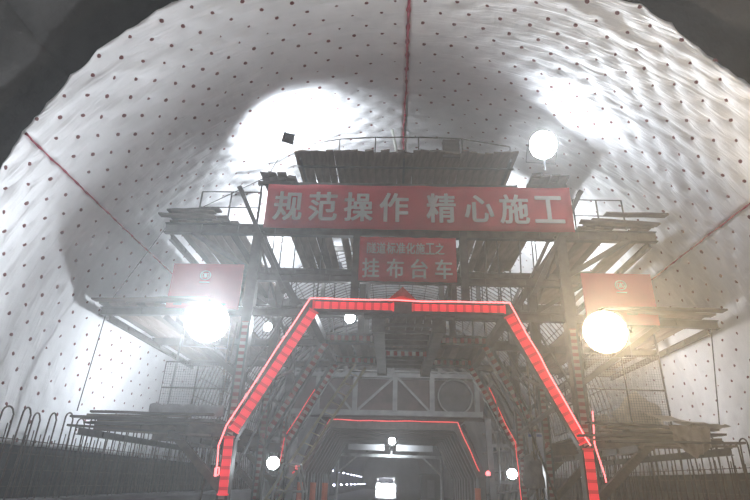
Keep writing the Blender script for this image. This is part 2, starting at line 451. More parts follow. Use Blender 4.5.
for k in range(9): member('crossbar', (-.3, 12.7 + k * .64, 5.22), (1.05, 12.7 + k * .64, 5.22), .08, .08, 'steel', T)
for (x0, z0, x1, z1, y) in ((-4.4, 1.0, -4.0, 7.2, 13.2), (-3.2, .3, -3.05, 5.3, 13.6), (-4.15, .3, -2.9, 3.6, 13), (-2.9, .3, -3.15, 4.0, 15.8),
                            (3.35, .3, 3.4, 5.3, 13.3), (4.0, .3, 2.7, 4.4, 12.8), (3.7, .3, 3.75, 4.9, 14.2), (4.9, .3, 4.85, 5.1, 13.5), (3.0, .3, 3.1, 4.1, 16),
                            (-4.7, 2.7, -4.7, 7.2, 14.5), (-5.2, 2.7, -5.15, 5.1, 12.3), (5.4, 2.7, 5.4, 7.2, 15), (6.2, 2.7, 6.2, 5.1, 12.3)):
    member('scaffold_pole', (x0, y, z0), (x1, y, z1), .05, .05, random.choice(['steel', 'steel_brown', 'mesh']), T, 'pipe')
for s, X in ((-1, XL), (1, XR)):
    member('bracing_tube', (X, 12.2, 2.8), (X, 17.9, 5.0), .08, .08, 'steel', T, 'pipe')
    member('bracing_tube', (X, 17.9, 5.4), (X, 12.2, 7.2), .08, .08, 'steel', T, 'pipe')
    member('bracing_tube', (X - s * 1.2, 12.1, 3.9), (X + s * .1, 12.3, 3.35), .09, .09, 'steel_grey', T, 'pipe')
member('bracing_tube', (XR - .1, 12.15, 3.55), (3.0, 13.0, 2.75), .12, .12, 'steel_grey', T, 'pipe')

# front light panels on the portal (lit red boxes along the beam and the legs)
def panel(p0, p1, w=.17):
    x = member('light_panel', p0, p1, w, .02, 'ledpanel', T, 'plain', up=Vector((0, 1, 0)))
    return x
yf = 11.84
panel((PL + .1, yf, 5.43), (.0, yf, 5.42)); panel((.42, yf, 5.42), (PR - .12, yf, 5.42))
panel((-1.90, yf, 5.30), (XL + .07, yf, 2.52), .21); panel((PR - .06, yf, 5.28), (XR - .05, yf, 2.50), .21)
panel((XL, yf, 2.42), (XL + .03, yf, 1.25), .19); panel((XR, yf, 2.40), (XR, yf, 1.2), .19)
# rope lights
def rope(pts, r, m, label):
    P = [Vector(p) for p in pts]; out = []
    for a, b_ in zip(P, P[1:]):
        n = max(2, int((b_ - a).length / .15))
        for k in range(n):
            p = a.lerp(b_, k / n); q = noise.noise(p * 1.3) * .035; out.append(p + Vector((q, 0, q)))
    out.append(P[-1]); b = MB().tube(out, r, 6)
    return tag(b.build('rope_light', m, smooth=True), label, 'rope light')
y = 11.78
rope([(-3.70, y, 1.60), (-3.72, y, 1.75), (-3.64, y, 1.77), (-3.62, y, 1.65), (-3.68, y, 1.6), (-3.72, y, 2.2), (-3.60, y, 2.62), (PL + .04, y, 5.57), (PR - .04, y, 5.55), (PR + .03, y, 5.42), (XR - .12, y, 2.8), (XR + .04, y, 2.45)], .016, 'rope',
     'bright red rope light outlining the front portal of the work trolley')
rope([(XR + .17, y, 3.15), (XR + .14, y, 2.5), (XR + .22, y, 2.0), (XR + .26, y, 1.75)], .014, 'rope', 'short red rope light hanging by the right column of the front portal')
rope([(-2.6, 17.8, 4.4), (-3.45, 17.8, 2.9), (-3.55, 17.8, 2.1)], .010, 'rope_dim', 'thin red rope light down the left leg of the rearmost trolley portal')
rope([(3.2, 17.8, 4.6), (3.95, 17.8, 2.9), (4.0, 17.8, 1.2)], .011, 'rope_dim', 'thin red rope light down the right leg of the rearmost trolley portal')
# red cloth pyramid on the portal
b = MB(); c = at(402, 300, 11.85)
n = len(b.v); b.v += [c + Vector(v) for v in ((-.36, -.05, -.03), (.36, -.05, -.03), (.30, .22, -.03), (-.30, .22, -.03), (.02, .05, .36), (.0, -.13, .06))]
b.f += [(0, 5, 4), (5, 1, 4), (1, 2, 4), (2, 3, 4), (3, 0, 4), (0, 3, 2, 1, 5)]
tag(b.build('red_pennant', 'red_cloth'), 'red cloth folded into a pointed pyramid on top of the front portal', 'pennant')

# guard rails
def rail(pts_base, h, rows, name='guard_rail', m='steel'):
    g = MB()
    for p in pts_base: g.tube([p, Vector(p) + Vector((0, 0, h))], .022, 6)
    for r_ in rows: g.tube([Vector(p) + Vector((0, 0, h * r_)) for p in pts_base], .018, 6)
    return g.build(name, m, T)
rail([(-5.2, 12, 7.65), (-4.4, 12, 7.65), (-3.6, 12, 7.65)], .95, (1, .5))
rail([(4.6, 12, 7.65), (5.2, 12, 7.65), (5.85, 12, 7.65)], .85, (1, .45))
for k, z in ((0, 0), (1, 0)):
    pass
g = MB(); bs = [(-2.7, 10.1), (-1.6, 10.35), (-.6, 10.42), (.6, 10.44), (1.8, 10.4), (3.1, 10.15)]
for x, z in bs[:]: g.tube([(x, 12.0, 9.7), (x, 12.0, z)], .02, 6)
g.tube([(x, 12.0, z) for x, z in bs], .02, 6); g.tube([(-3.1, 12.0, 9.55 + .35), (3.1, 12.0, 9.9)], .016, 6)
g.build('guard_rail', 'steel', T)
rail([(-5.3, 17.9, 7.65), (-4.2, 17.9, 7.65)], 1, (1, .5)); rail([(5.0, 17.9, 7.65), (6.1, 17.9, 7.65)], 1, (1, .5))

# mesh guard panels
def mesh_panel(x0, x1, Y, z0, z1, label, tilt=0, y1=None):
    y1 = Y if y1 is None else y1
    r = empty('mesh_panel', ((x0 + x1) / 2, Y, z0), label, 'mesh panel')
    def P(s, z): return Vector((x0 + (x1 - x0) * s, Y + (y1 - Y) * s, z))
    f = MB()
    f.tube([P(0, z0), P(0, z1), P(1, z1), P(1, z0)], .02, 6, True); f.tube([P(.5, z0), P(.5, z1)], .016, 6); f.tube([P(0, (z0 + z1) / 2), P(1, (z0 + z1) / 2)], .014, 6)
    f.build('panel_frame', 'steel', r)
    w = MB(); L = (P(1, 0) - P(0, 0)).length; n = int(L / .055)
    for k in range(1, n): w.bar(P(k / n, z0), P(k / n, z1), .006)
    n = int((z1 - z0) / .055)
    for k in range(1, n): w.bar(P(0, z0 + (z1 - z0) * k / n), P(1, z0 + (z1 - z0) * k / n), .006)
    w.build('wire_mesh', 'mesh', r)
mesh_panel(-5.35, -3.8, 12.15, 2.86, 4.05, 'wire mesh guard panel standing on the left end of the lowest deck')
mesh_panel(4.45, 6.15, 12.2, 2.9, 4.5, 'wire mesh guard panel standing on the right end of the lowest deck')
mesh_panel(4.4, 4.4, 12.4, 2.9, 4.1, 'wire mesh guard panel set lengthwise beside the right column', y1=15)

# ------------------------------------------------------------------ boards
def plank_mesh(L, w, t, m, name='deck_plank'):
    b = MB(); n = 6
    for i in range(n + 1):
        yy = L * i / n; dx = random.uniform(-.008, .008); dz = random.uniform(-.008, .008)
        e0 = random.uniform(-.012, .012) if i in (0, n) else 0
        for (x, z) in ((-w / 2, -t / 2), (w / 2, -t / 2), (w / 2, t / 2), (-w / 2, t / 2)):
            b.v.append(Vector((x + dx, yy + (e0 if x > 0 else -e0 * .5), z + dz)))
    for i in range(n):
        for k in range(4):
            l = (k + 1) % 4; b.f.append((i * 4 + k, (i + 1) * 4 + k, (i + 1) * 4 + l, i * 4 + l))
    b.f.append((0, 1, 2, 3)); b.f.append((n * 4 + 3, n * 4 + 2, n * 4 + 1, n * 4))
    return b.mesh(name, m)
PK = {m: [plank_mesh(1.0, .22 * f, .04, m) for f in (1, .92, 1.08)] for m in ('wood', 'wood_dark', 'wood_pale')}
PK['wood_top'] = PK['wood']
def plank(x, y, z, L, m, label, group, rz=0, w=1, rx=0, ry=0):
    mx = Matrix.Translation((x, y, z)) @ Matrix.Rotation(rz, 4, 'Z') @ Matrix.Rotation(rx, 4, 'X') @ Matrix.Rotation(ry, 4, 'Y') @ Matrix.Diagonal((w, L, 1, 1))
    return tag(link('deck_plank', random.choice(PK[m]), None, mx), label, 'board', group)
def lay(x0, x1, y0, L, z, m, label, group, ragged=.15, skip=.0, step=.228):
    x = x0 + step / 2; 
    while x < x1:
        if random.random() > skip:
            mm = m if random.random() > .2 else ('wood_dark' if m == 'wood' else 'wood')
            plank(x, y0 - random.uniform(0, ragged), z + random.uniform(0, .012), L + random.uniform(0, ragged), mm, label, group, rz=random.uniform(-.008, .008))
        x += step
# top deck
lay(-2.75, 3.15, 11.62, 3.3, 9.63, 'wood_top', 'weathered board laid lengthwise on the topmost deck of the trolley', 'boards of the topmost deck', .16, .0, .212)
# upper deck
for (a, b_, y0, L, side) in ((-5.9, -4.1, 11.95, 3.1, 'outer left'), (-5.9, -4.1, 15.0, 3.1, 'outer left'), (-2.85, -1.1, 11.95, 3.1, 'inner left'), (-.9, 1.6, 11.95, 2.6, 'middle'),
                             (1.95, 3.5, 11.95, 3.1, 'inner right'), (4.6, 6.4, 11.95, 3.1, 'outer right'), (4.6, 6.4, 15.0, 3.1, 'outer right')):
    lay(a, b_, y0, L, 7.66, 'wood', 'weathered board laid lengthwise on the %s part of the upper deck' % side, 'boards on the %s part of the upper deck' % side, .1, .07)
# side decks beside the top deck
for x0, side in ((-3.62, 'left'), (3.55, 'right')):
    member('deck_beam', (x0 - .1, 12, 8.88), (x0 + .95, 12, 8.88), .1, .1, 'steel', T); member('deck_beam', (x0 - .1, 15, 8.88), (x0 + .95, 15, 8.88), .1, .1, 'steel', T)
    for xx in (x0, x0 + .85):
        for yy in (12, 15): member('upper_post', (xx, yy, 7.6), (xx, yy, 8.85), .05, .05, 'steel', T, 'pipe')
    for k in range(3):
        for j in range(4): plank(x0 + .1 + j * .24 + random.uniform(-.03, .03), 11.8 + random.uniform(-.2, .1), 8.955 + k * .05, 3.2, 'wood_dark', 'dark board stacked on the small %s side deck above the banner' % side, 'boards on the %s side deck' % side)
# middle deck
for a, b_, side in ((-7.15, -4.0, 'left'), (4.5, 7.5, 'right')):
    for y0 in (11.95, 15.0):
        lay(a, b_, y0, 3.1, 5.36, 'wood', 'weathered board laid lengthwise on the %s wing of the middle deck' % side, 'boards on the %s wing of the middle deck' % side, .2, .10)
lay(-2.0, 2.7, 15.1, 3.0, 5.60, 'wood_dark', 'dark board laid lengthwise over the rear portals of the trolley', 'boards over the rear portals', .05, .0)
lay(-.35, 1.1, 12.2, 2.8, 5.62, 'wood_dark', 'dark board laid lengthwise over the central girders', 'boards over the central girders', .05, .0)
# low deck
for a, b_, side in ((-6.75, -3.9, 'left'), (4.45, 7.0, 'right')):
    for y0 in (11.9, 15.0):
        lay(a, b_, y0, 3.1, 2.735, 'wood_dark', 'dark board laid lengthwise on the %s wing of the lowest deck' % side, 'boards on the %s wing of the lowest deck' % side, .1, .0)
# crosswise loose boards at the ragged ends
def cross(px0, px1, Y, z, n, L, side, deck, m='wood_dark', spread=.5, sgn=1):
    for k in range(n):
        x = px0 + random.uniform(-spread, spread) * .5; yy = Y + random.uniform(-.12, .35)
        plank(x, yy, z + k * .045, L * random.uniform(.75, 1.1), m if k % 3 else 'wood', 'loose board lying crosswise at the ragged %s end of the %s deck' % (side, deck),
              'loose crosswise boards at the %s end of the %s deck' % (side, deck), rz=-PI / 2 * sgn + random.uniform(-.10, .10), rx=random.uniform(-.03, .03))
cross(-6.7, 0, 11.42, 2.47, 8, 2.9, 'left', 'lowest', spread=.7); cross(6.85, 0, 11.42, 2.50, 8, 2.6, 'right', 'lowest', sgn=-1, spread=.6)
cross(-7.1, 0, 11.7, 5.36, 3, 2.6, 'left', 'middle', spread=.3); cross(7.45, 0, 11.7, 5.36, 3, 2.6, 'right', 'middle', sgn=-1, spread=.3)
cross(-5.95, 0, 11.8, 7.73, 5, 1.5, 'left', 'upper', spread=.3); cross(6.6, 0, 11.8, 7.73, 5, 1.9, 'right', 'upper', sgn=-1, spread=.5)
# upright board on the top deck
plank(1.45, 11.66, 9.56, .56, 'wood_dark', 'short board standing upright on the front edge of the topmost deck', None, rx=PI / 2, w=2.1)
for k, (x, a) in enumerate(((-2.55, .12), (-2.25, .05))):
    pass

# ------------------------------------------------------------------ signs
def sign(name, x0, x1, z0, z1, Y, m, label, cat, wave=.012, thick=.012):
    nx, nz = 40, 8; b = MB()
    def d(s, t): return wave * (math.sin(s * 23) + .6 * math.sin(s * 51 + t * 3)) * (.5 + .5 * t)
    for side in (0, 1):
        for j in range(nz + 1):
            for i in range(nx + 1):
                s, t = i / nx, j / nz
                b.v.append(Vector((x0 + (x1 - x0) * s, Y + d(s, t) + side * thick, z0 + (z1 - z0) * t - (.012 * math.sin(s * PI * 6) ** 2 if wave and t in (0, 1) else 0))))
    q = (nx + 1) * (nz + 1)
    for j in range(nz):
        for i in range(nx):
            a = j * (nx + 1) + i; b.f.append((a, a + 1, a + nx + 2, a + nx + 1)); b.f.append((q + a, q + a + nx + 1, q + a + nx + 2, q + a + 1))
    for i in range(nx):
        b.f.append((i, q + i, q + i + 1, i + 1)); a = nz * (nx + 1) + i; b.f.append((a, a + 1, q + a + 1, q + a))
    for j in range(nz):
        a = j * (nx + 1); b.f.append((a, a + nx + 1, q + a + nx + 1, q + a)); a += nx; b.f.append((a, q + a, q + a + nx + 1, a + nx + 1))
    root = empty(name, ((x0 + x1) / 2, Y, z0), label, cat)
    b.build('cloth' if wave else 'face_board', m, root, smooth=bool(wave))
    return root
def glyphs(root, items, Y, m='letter', name='character', bold=.03):
    """items: (char, cx, cz, w, h)"""
    for ch, cx, cz, w, h in items:
        b = MB()
        cu = bpy.data.curves.new('t', 'FONT'); cu.body = ch; cu.size = 1; cu.extrude = .01; cu.resolution_u = 3
        o = bpy.data.objects.new('t', cu); C.objects.link(o)
        dg = bpy.context.evaluated_depsgraph_get(); me = bpy.data.meshes.new_from_object(o.evaluated_get(dg))
        vs = [v.co.copy() for v in me.vertices]
        fs = [tuple(p.vertices) for p in me.polygons]
        if vs:
            ax, bx = min(v.x for v in vs), max(v.x for v in vs); ay, by = min(v.y for v in vs), max(v.y for v in vs)
            e = bold * w
            for q, (ox, oz) in enumerate(((0, 0), (-1, 0), (1, 0), (0, -.7), (0, .7), (-.8, .5), (.8, .5), (-.8, -.5), (.8, -.5))):
                n = len(b.v)
                for v in vs:
                    b.v.append(Vector((cx + ox * e + ((v.x - ax) / (bx - ax) - .5) * (w - 2 * e), Y - v.z * .5 - q * .0006, cz + oz * e + ((v.y - ay) / (by - ay) - .5) * (h - 1.4 * e))))
                b.f += [tuple(n + i for i in p) for p in fs]
        bpy.data.objects.remove(o); bpy.data.curves.remove(cu); bpy.data.meshes.remove(me)
        b.build(name, m, root)
YB = 11.7
k = YB / 12
a, c = at(266, 183, YB), at(572, 230, YB)
big = sign('slogan_banner', at(266, 205, YB).x, at(571.5, 205, YB).x, at(417, 229.5, YB).z, at(417, 186, YB).z, YB, 'red', 'long red banner of eight large pale characters hung across the trolley', 'banner')
zc = at(417, 208, YB).z; hh = .84
glyphs(big, [(ch, at(u, 208, YB).x, zc, (.74 if ch not in '工心' else .74) , hh * (.92 if ch in '工心' else 1)) for ch, u in
             zip('规范操作精心施工', (288, 323, 358.5, 394, 441, 479, 514, 548.5))], YB - .022, bold=.028)
sm = sign('name_banner', at(359, 258, YB).x, at(456.5, 258, YB).x, at(408, 281, YB).z, at(408, 237, YB).z, YB + .02, 'red', 'small red banner with two lines of pale characters below the long banner', 'banner', wave=.005)
z1, z2 = at(408, 248.5, YB).z, at(408, 268.5, YB).z
glyphs(sm, [(ch, at(371.5 + 9.75 * i, 248.5, YB).x, z1, .225, .30) for i, ch in enumerate('隧道标准化施工之')] +
       [(ch, at(370.8 + 24.3 * i, 268.5, YB).x, z2, .42, .50) for i, ch in enumerate('挂布台车')], YB - .002, bold=.022)
for (ua, ub, va, vb, lb) in ((169, 239, 263, 306, 'red board with small white emblem hung left behind the white floodlight'), (587, 656, 273, 322, 'red board with small white emblem hung right behind the amber floodlight')):
    um = (ua + ub) / 2; vm = (va + vb) / 2
    x0, x1, z0, z1 = at(ua, vm, YB).x, at(ub, vm, YB).x, at(um, vb, YB).z, at(um, va, YB).z
    r = sign('red_board', x0, x1, z0, z1, YB + .1, 'red_board', lb, 'sign board', wave=0, thick=.03)
    ex, ez = at(um + .5, va + 10.5, YB).x, at(um, va + 11, YB).z; yy = YB + .085
    b = MB()
    for rad, t0, t1 in ((.125, 25, 335),):
        pass
    n = 24
    b.tube([(ex + .125 * math.cos(2 * PI * q / n), yy, ez + .115 * math.sin(2 * PI * q / n)) for q in range(n)], .014, 5, True)
    for sx in (-1, 1):
        b.tube([(ex + sx * (.055 + .03 * math.cos(q)), yy, ez + .055 * math.sin(q)) for q in [PI * .5 + sx * 0 + 2 * PI * z / 10 for z in range(10)]], .010, 5, True)
    b.box((ex, yy, ez), (.02, .015, .13))
    b.build('emblem', 'letter', r)
    b = MB(); b.box((ex, yy, ez - .18), (.24, .008, .025)); b.build('underline', 'letter', r)
    f = MB()
    for xx in (x0, x1): f.box((xx, YB + .12, (z0 + z1) / 2), (.04, .05, z1 - z0 + .04))
    for zz in (z0, z1): f.box(((x0 + x1) / 2, YB + .12, zz), (x1 - x0, .05, .04))
    f.build('board_frame', 'red_board', r)
# notice sheets
c0 = at(536, 447, 13.5)
r = empty('notice_board', c0, 'grey board with two white notice sheets low by the right column', 'notice board')
MB().box(c0 + Vector((0, .03, 0)), (.44, .03, .72)).build('backing', 'steel_grey', r)
for dx in (-.10, .10):
    p = MB().box(c0 + Vector((dx, .005, 0)), (.16, .006, .66)).build('paper_sheet', 'paper', r)
    MB().box(c0 + Vector((dx, 0, .26)), (.12, .006, .06)).build('heading_bar', 'blue', p)
# ------------------------------------------------------------------ lamps
PK_ = .24
def flood(loc, aim, w, h, lens, col, power, label, spread=150, blend=.6, bracket=True, group=None, rad=.12, name='floodlight', core=0, stand=None):
    loc = Vector(loc); aim = Vector(aim).normalized()
    q = aim.to_track_quat('Z', 'Y').to_matrix().to_4x4(); mx = q.copy(); mx.translation = loc
    r = empty(name, loc, label, 'floodlight', group)
    rd = w / 2; sq = (w == .30 and h == .30)
    b = MB()
    if sq: b.box((0, 0, -.06), (w, w * .9, .10)); b.box((0, 0, -.13), (w * .6, w * .5, .05))
    else: b.lathe([(0, -.16), (rd * .45, -.15), (rd * .62, -.10), (rd * .98, -.04), (rd * 1.06, 0), (rd * 1.06, .03), (rd, .03), (rd, -.01)], 28)
    for q_ in range(10):
        a_ = 2 * PI * q_ / 10; b.box((rd * .5 * math.cos(a_), rd * .5 * math.sin(a_), -.13), (rd * .5, .012, .06), Matrix.Rotation(a_, 3, 'Z'))
    b.build('housing', 'casing', r, mx)
    b = MB(); b.lathe([(rd * .99, .0), (rd * .7, .02), (0, .03), (0, -.005), (rd * .99, -.004)], 28); b.build('lens', lens, r, mx)
    if bracket:
        b = MB(); b.tube([(-w / 2 - .03, 0, -.04), (-w / 2 - .03, -w / 2 - .1, -.04), (w / 2 + .03, -w / 2 - .1, -.04), (w / 2 + .03, 0, -.04)], .012, 6)
        b.build('bracket', 'casing', r, mx)
    if stand is not None:
        b = MB(); zf = stand; top = loc + Vector((0, 0, -rd - .1 if zf < loc.z else rd)) - aim * .04
        b.tube([top, (top.x, top.y, zf + (.6 if zf == 0 else 0))], .025, 8)
        if zf == 0:
            for q_ in range(3):
                a_ = 2 * PI * q_ / 3; b.tube([(top.x, top.y, .75), (top.x + .5 * math.cos(a_), top.y + .5 * math.sin(a_), .02)], .018, 6)
        b.build('stand' if zf < loc.z else 'hanger', 'casing', r)
    if power:
        ld = bpy.data.lights.new('beam', 'SPOT'); ld.energy = power * PK_; ld.color = col; ld.spot_size = math.radians(spread); ld.spot_blend = blend; ld.shadow_soft_size = rad
        lo = bpy.data.objects.new('beam', ld); C.objects.link(lo); lo.parent = r
        m2 = (-aim).to_track_quat('Z', 'Y').to_matrix().to_4x4(); m2.translation = loc + aim * .06
        lo.matrix_local = WM[r].inverted() @ m2
        if core:
            ld = bpy.data.lights.new('core_beam', 'SPOT'); ld.energy = core; ld.color = WARM if lens == 'warm' else col; ld.spot_size = math.radians(80); ld.spot_blend = 1; ld.shadow_soft_size = rad
            lo = bpy.data.objects.new('core_beam', ld); C.objects.link(lo); lo.parent = r; lo.matrix_local = WM[r].inverted() @ m2
    return r
COOL = (.86, .93, 1.0); WARM = (1, .74, .42); NEUT = (1, .96, .95)
flood(at(208, 322, 11.05), (.15, -1, -.12), .9, .45, 'cool', COOL, 5400, 'large dazzling white floodlight hung under the left wing of the middle deck', 170, core=3200)
flood(at(605, 332, 11.05), (-.15, -1, -.12), .9, .45, 'warm', (1, .86, .70), 4800, 'large dazzling amber floodlight hung under the right wing of the middle deck', 170, core=3200)
flood(at(543, 145, 11.2), (.1, -1, -.55), .72, .4, 'cool', COOL, 1600, 'dazzling white floodlight at the right end of the topmost deck', 170, core=1700, stand=8.9)
flood(at(288, 137, 11.1), (-.22, .45, .75), .30, .30, 'cool', COOL, 6500, 'small grey floodlight on the top left deck turned towards the vault', 176)
flood(at(350, 318, 14.6), (.1, -1, -.1), .30, .2, 'small', COOL, 200, 'small white floodlight just under the lit portal beam, left of centre', 115, rad=.06, core=220)
flood(at(268, 327, 13.2), (0, -1, -.1), .22, .14, 'small', COOL, 120, 'small white lamp between the left columns beside the big white floodlight', 165, rad=.05, core=250)
flood(at(273, 463, 13.6), (.3, -1, 0), .30, .22, 'small', COOL, 200, 'white floodlight low on the left inside the trolley portal', 90, rad=.06, core=110)
flood(at(512, 474, 16.3), (-.1, -1, 0), .28, .2, 'small', COOL, 260, 'white floodlight low on the right inside the trolley portal', 90, rad=.06, core=90)
flood(at(497, 245, 15.2), (0, -1, -.3), .14, .12, 'small', COOL, 50, 'tiny white lamp right of the name banner under the upper deck', 165, rad=.05)
flood(at(392, 441, 29.4), (0, -1, -.1), .36, .3, 'small', COOL, 400, 'white lamp at the middle of the formwork portal beam', 165, rad=.08, core=200)
# work lamps behind the decks washing the walls
flood((-4.6, 14.2, 3.9), (-1, -.15, .1), .45, .35, 'cool', COOL, 2300, 'floodlight behind the left wing turned onto the left wall', 176, stand=2.76)
flood((5.0, 14.6, 4.1), (1, .1, .1), .4, .3, 'cool', NEUT, 900, 'floodlight behind the right wing turned onto the right wall', 176, stand=2.76)
flood((-2.0, 16.5, 8.3), (-.6, .1, .6), .45, .35, 'cool', COOL, 8000, 'floodlight on the upper deck turned onto the vault at left', 165, stand=7.68)
flood((3.4, 15.6, 8.3), (.7, .0, .6), .4, .3, 'cool', COOL, 4500, 'floodlight on the upper deck turned onto the vault at right', 165, stand=7.46)
flood((-1.2, 18.4, 6.2), (-.1, 1, .35), .5, .4, 'cool', COOL, 3000, 'floodlight at the rear left of the trolley turned down the tunnel', 160, stand=5.6)
flood((2.2, 18.4, 6.2), (.1, 1, .35), .5, .4, 'cool', COOL, 2800, 'floodlight at the rear right of the trolley turned down the tunnel', 160, stand=5.6)
# behind the camera: added fill lamps, out of view, brightening the near membrane
flood((-3.2, -5, 5.2), (.25, 1, .35), .5, .4, 'cool', COOL, 950, 'added fill floodlight out of view behind the camera, at left', 170, stand=0)
flood((3.2, -5, 5.0), (-.25, 1, .35), .5, .4, 'cool', (1, .93, .93), 850, 'added fill floodlight out of view behind the camera, at right', 170, stand=0)

# ------------------------------------------------------------------ loose things on the trolley
# felt roll
r0, r1 = Vector((-5.35, 11.85, 2.93)), Vector((-3.75, 11.9, 2.93)); b = MB(); pts = []; rr = []
for i in range(17):
    pts.append(r0.lerp(r1, i / 16) + Vector((0, 0, .02 * math.sin(i * 1.7)))); rr.append(.12 + .012 * math.sin(i * 2.3))
b.tube(pts, rr, 16); b.tube([pts[0] + Vector((-.01, 0, 0)), pts[0] + Vector((-.012, 0, 0))], .1, 12)
o = b.build('felt_roll', 'felt', smooth=True); tag(o, 'roll of grey felt lying on the left end of the lowest deck', 'felt roll')
# fabric heap and tarpaulin
def lump(name, c, dims, m, label, cat, seed, amp=.35, sq=1):
    b = MB(); nu, nv = 36, 18
    for j in range(nv + 1):
        ph = PI * j / nv
        for i in range(nu):
            a = 2 * PI * i / nu; d = Vector((math.sin(ph) * math.cos(a), math.sin(ph) * math.sin(a), math.cos(ph)))
            rr_ = 1 + amp * (noise.noise(d * 2 + Vector((seed, 0, 0))) + .6 * abs(noise.noise(d * 5 + Vector((seed, 3, 0)))))
            p = Vector((d.x * dims[0], d.y * dims[1], d.z * dims[2])) * rr_
            if p.z < -dims[2] * .45: p.z = -dims[2] * .45
            b.v.append(Vector(c) + p)
    for j in range(nv):
        for i in range(nu):
            l = (i + 1) % nu; b.f.append((j * nu + i, (j + 1) * nu + i, (j + 1) * nu + l, j * nu + l))
    return tag(b.build(name, m, smooth=True), label, cat)
lump('fabric_heap', (5.75, 12.9, 3.05), (.5, .4, .6), 'fabric', 'crumpled heap of dirty white fabric on the right end of the lowest deck', 'fabric', 3.3)
lump('fabric_heap', (5.0, 13.1, 2.95), (.35, .35, .28), 'fabric', 'smaller crumpled pile of dirty white fabric beside the right mesh panel', 'fabric', 8.1)
def drape(name, pts0, pts1, m, label, cat, seed):
    b = MB(); nu, nv = 30, 14
    for side in (0, 1):
        for j in range(nv + 1):
            for i in range(nu + 1):
                s, t = i / nu, j / nv
                k_ = s * (len(pts0) - 1); q = min(int(k_), len(pts0) - 2); f = k_ - q
                a = Vector(pts0[q]).lerp(Vector(pts0[q + 1]), f); c_ = Vector(pts1[q]).lerp(Vector(pts1[q + 1]), f)
                p = a.lerp(c_, t); p.z += .06 * noise.noise(Vector((s * 6, t * 3, seed))); p.y += .08 * noise.noise(Vector((s * 7, t * 3, seed + 5)))
                b.v.append(p + Vector((0, side * .01, 0)))
    q = (nu + 1) * (nv + 1)
    for j in range(nv):
        for i in range(nu):
            a = j * (nu + 1) + i; b.f.append((a, a + 1, a + nu + 2, a + nu + 1)); b.f.append((q + a, q + a + nu + 1, q + a + nu + 2, q + a + 1))
    return tag(b.build(name, m, smooth=True), label, cat)
drape('fabric_sheet', [(5.6, 11.45, 2.96), (6.1, 11.4, 2.95), (6.6, 11.4, 2.92), (6.95, 11.4, 2.88)], [(5.6, 12.5, 3.3), (6.1, 12.5, 3.2), (6.6, 12.5, 2.95), (6.9, 12.5, 2.82)], 'fabric',
      'pale fabric sheet spread over the boards at the right tip of the lowest deck', 'fabric', 1.0)
drape('tarpaulin', [(5.6, 11.22, 2.86), (6.0, 11.2, 2.86), (6.4, 11.22, 2.84)], [(5.65, 11.2, 2.5), (6.0, 11.17, 2.22), (6.35, 11.2, 2.45)], 'tarp',
      'brown tarpaulin hanging over the edge of the lowest deck at right', 'tarpaulin', 2.0)
lump('sack', at(534, 478, 13.4) + Vector((0, 0, 0)), (.22, .18, .5), 'felt', 'crumpled grey sack hanging below the notice board', 'sack', 5.5)
# white pipe under the crown
p0, p1 = at(397, 146, 12.6), at(393, 96, 12.4)
b = MB().tube([(p0.x, 12.6, 9.85), (p0.x - .02, 12.55, 10.4), (p1.x, 12.4, min(p1.z, 11.0))], .04, 8)
tag(b.build('plastic_pipe', 'pvc', smooth=True), 'white plastic pipe standing on the topmost deck up to the crown', 'pipe')
# cables
def cable(pts, r, label, sagz=.0):
    P = [Vector(p) for p in pts]; out = []
    for a, b_ in zip(P, P[1:]):
        for k in range(8):
            t = k / 8; out.append(a.lerp(b_, t) - Vector((0, 0, sagz * 4 * t * (1 - t))))
    out.append(P[-1]); return tag(MB().tube(out, r, 5).build('cable', 'cable', smooth=True), label, 'cable')
cable([(-6.0, 12, 7.6), (-3.5, 12, 9.1)], .012, 'thin wire slanting from the left tip of the upper deck to the banner corner')
cable([(-7.0, 12, 5.3), (-7.05, 11.9, 2.85)], .012, 'thin wire hanging from the left tip of the middle deck')
cable([(7.4, 12, 5.3), (7.0, 11.9, 2.9)], .012, 'thin wire hanging from the right tip of the middle deck', .0)
cable([(-7.0, 12, 5.4), (-6.0, 12, 7.5)], .010, 'thin wire between the left tips of the middle and upper decks')
cable([(-3.5, 12.0, 9.1), (-2.95, 11.6, 9.9)], .012, 'lamp lead rising to the small grey floodlight at top left')
# cable on the shotcrete at top right
pts = [Vector((CX + 8.33 * math.sin(math.radians(t)), 6.2 + (t - 33) * .01, CZ + 8.33 * math.cos(math.radians(t)))) for t in range(28, 60, 2)]
tag(MB().tube(pts, .02, 6).build('hose', 'steel_grey', smooth=True), 'thin grey hose on the bare dark rock at top right', 'hose')
# inclined ladder
a0, a1 = Vector((-2.95, 17.0, 2.3)), Vector((-1.25, 17.4, 5.2))
r = empty('ladder', (a0 - (a1 - a0) * .7), 'pale yellow ladder leaning inside the rear of the trolley at left', 'ladder')
a0 = a0 - (a1 - a0) * .75
off = Vector((.33, .05, -.12))
for o_ in (Vector((0, 0, 0)), off): MB().bar(a0 + o_, a1 + o_, .05, .08).build('rail', 'ladder', r)
for k in range(1, 16): MB().tube([a0.lerp(a1, k / 16), a0.lerp(a1, k / 16) + off], .018, 6).build('rung', 'ladder', r)
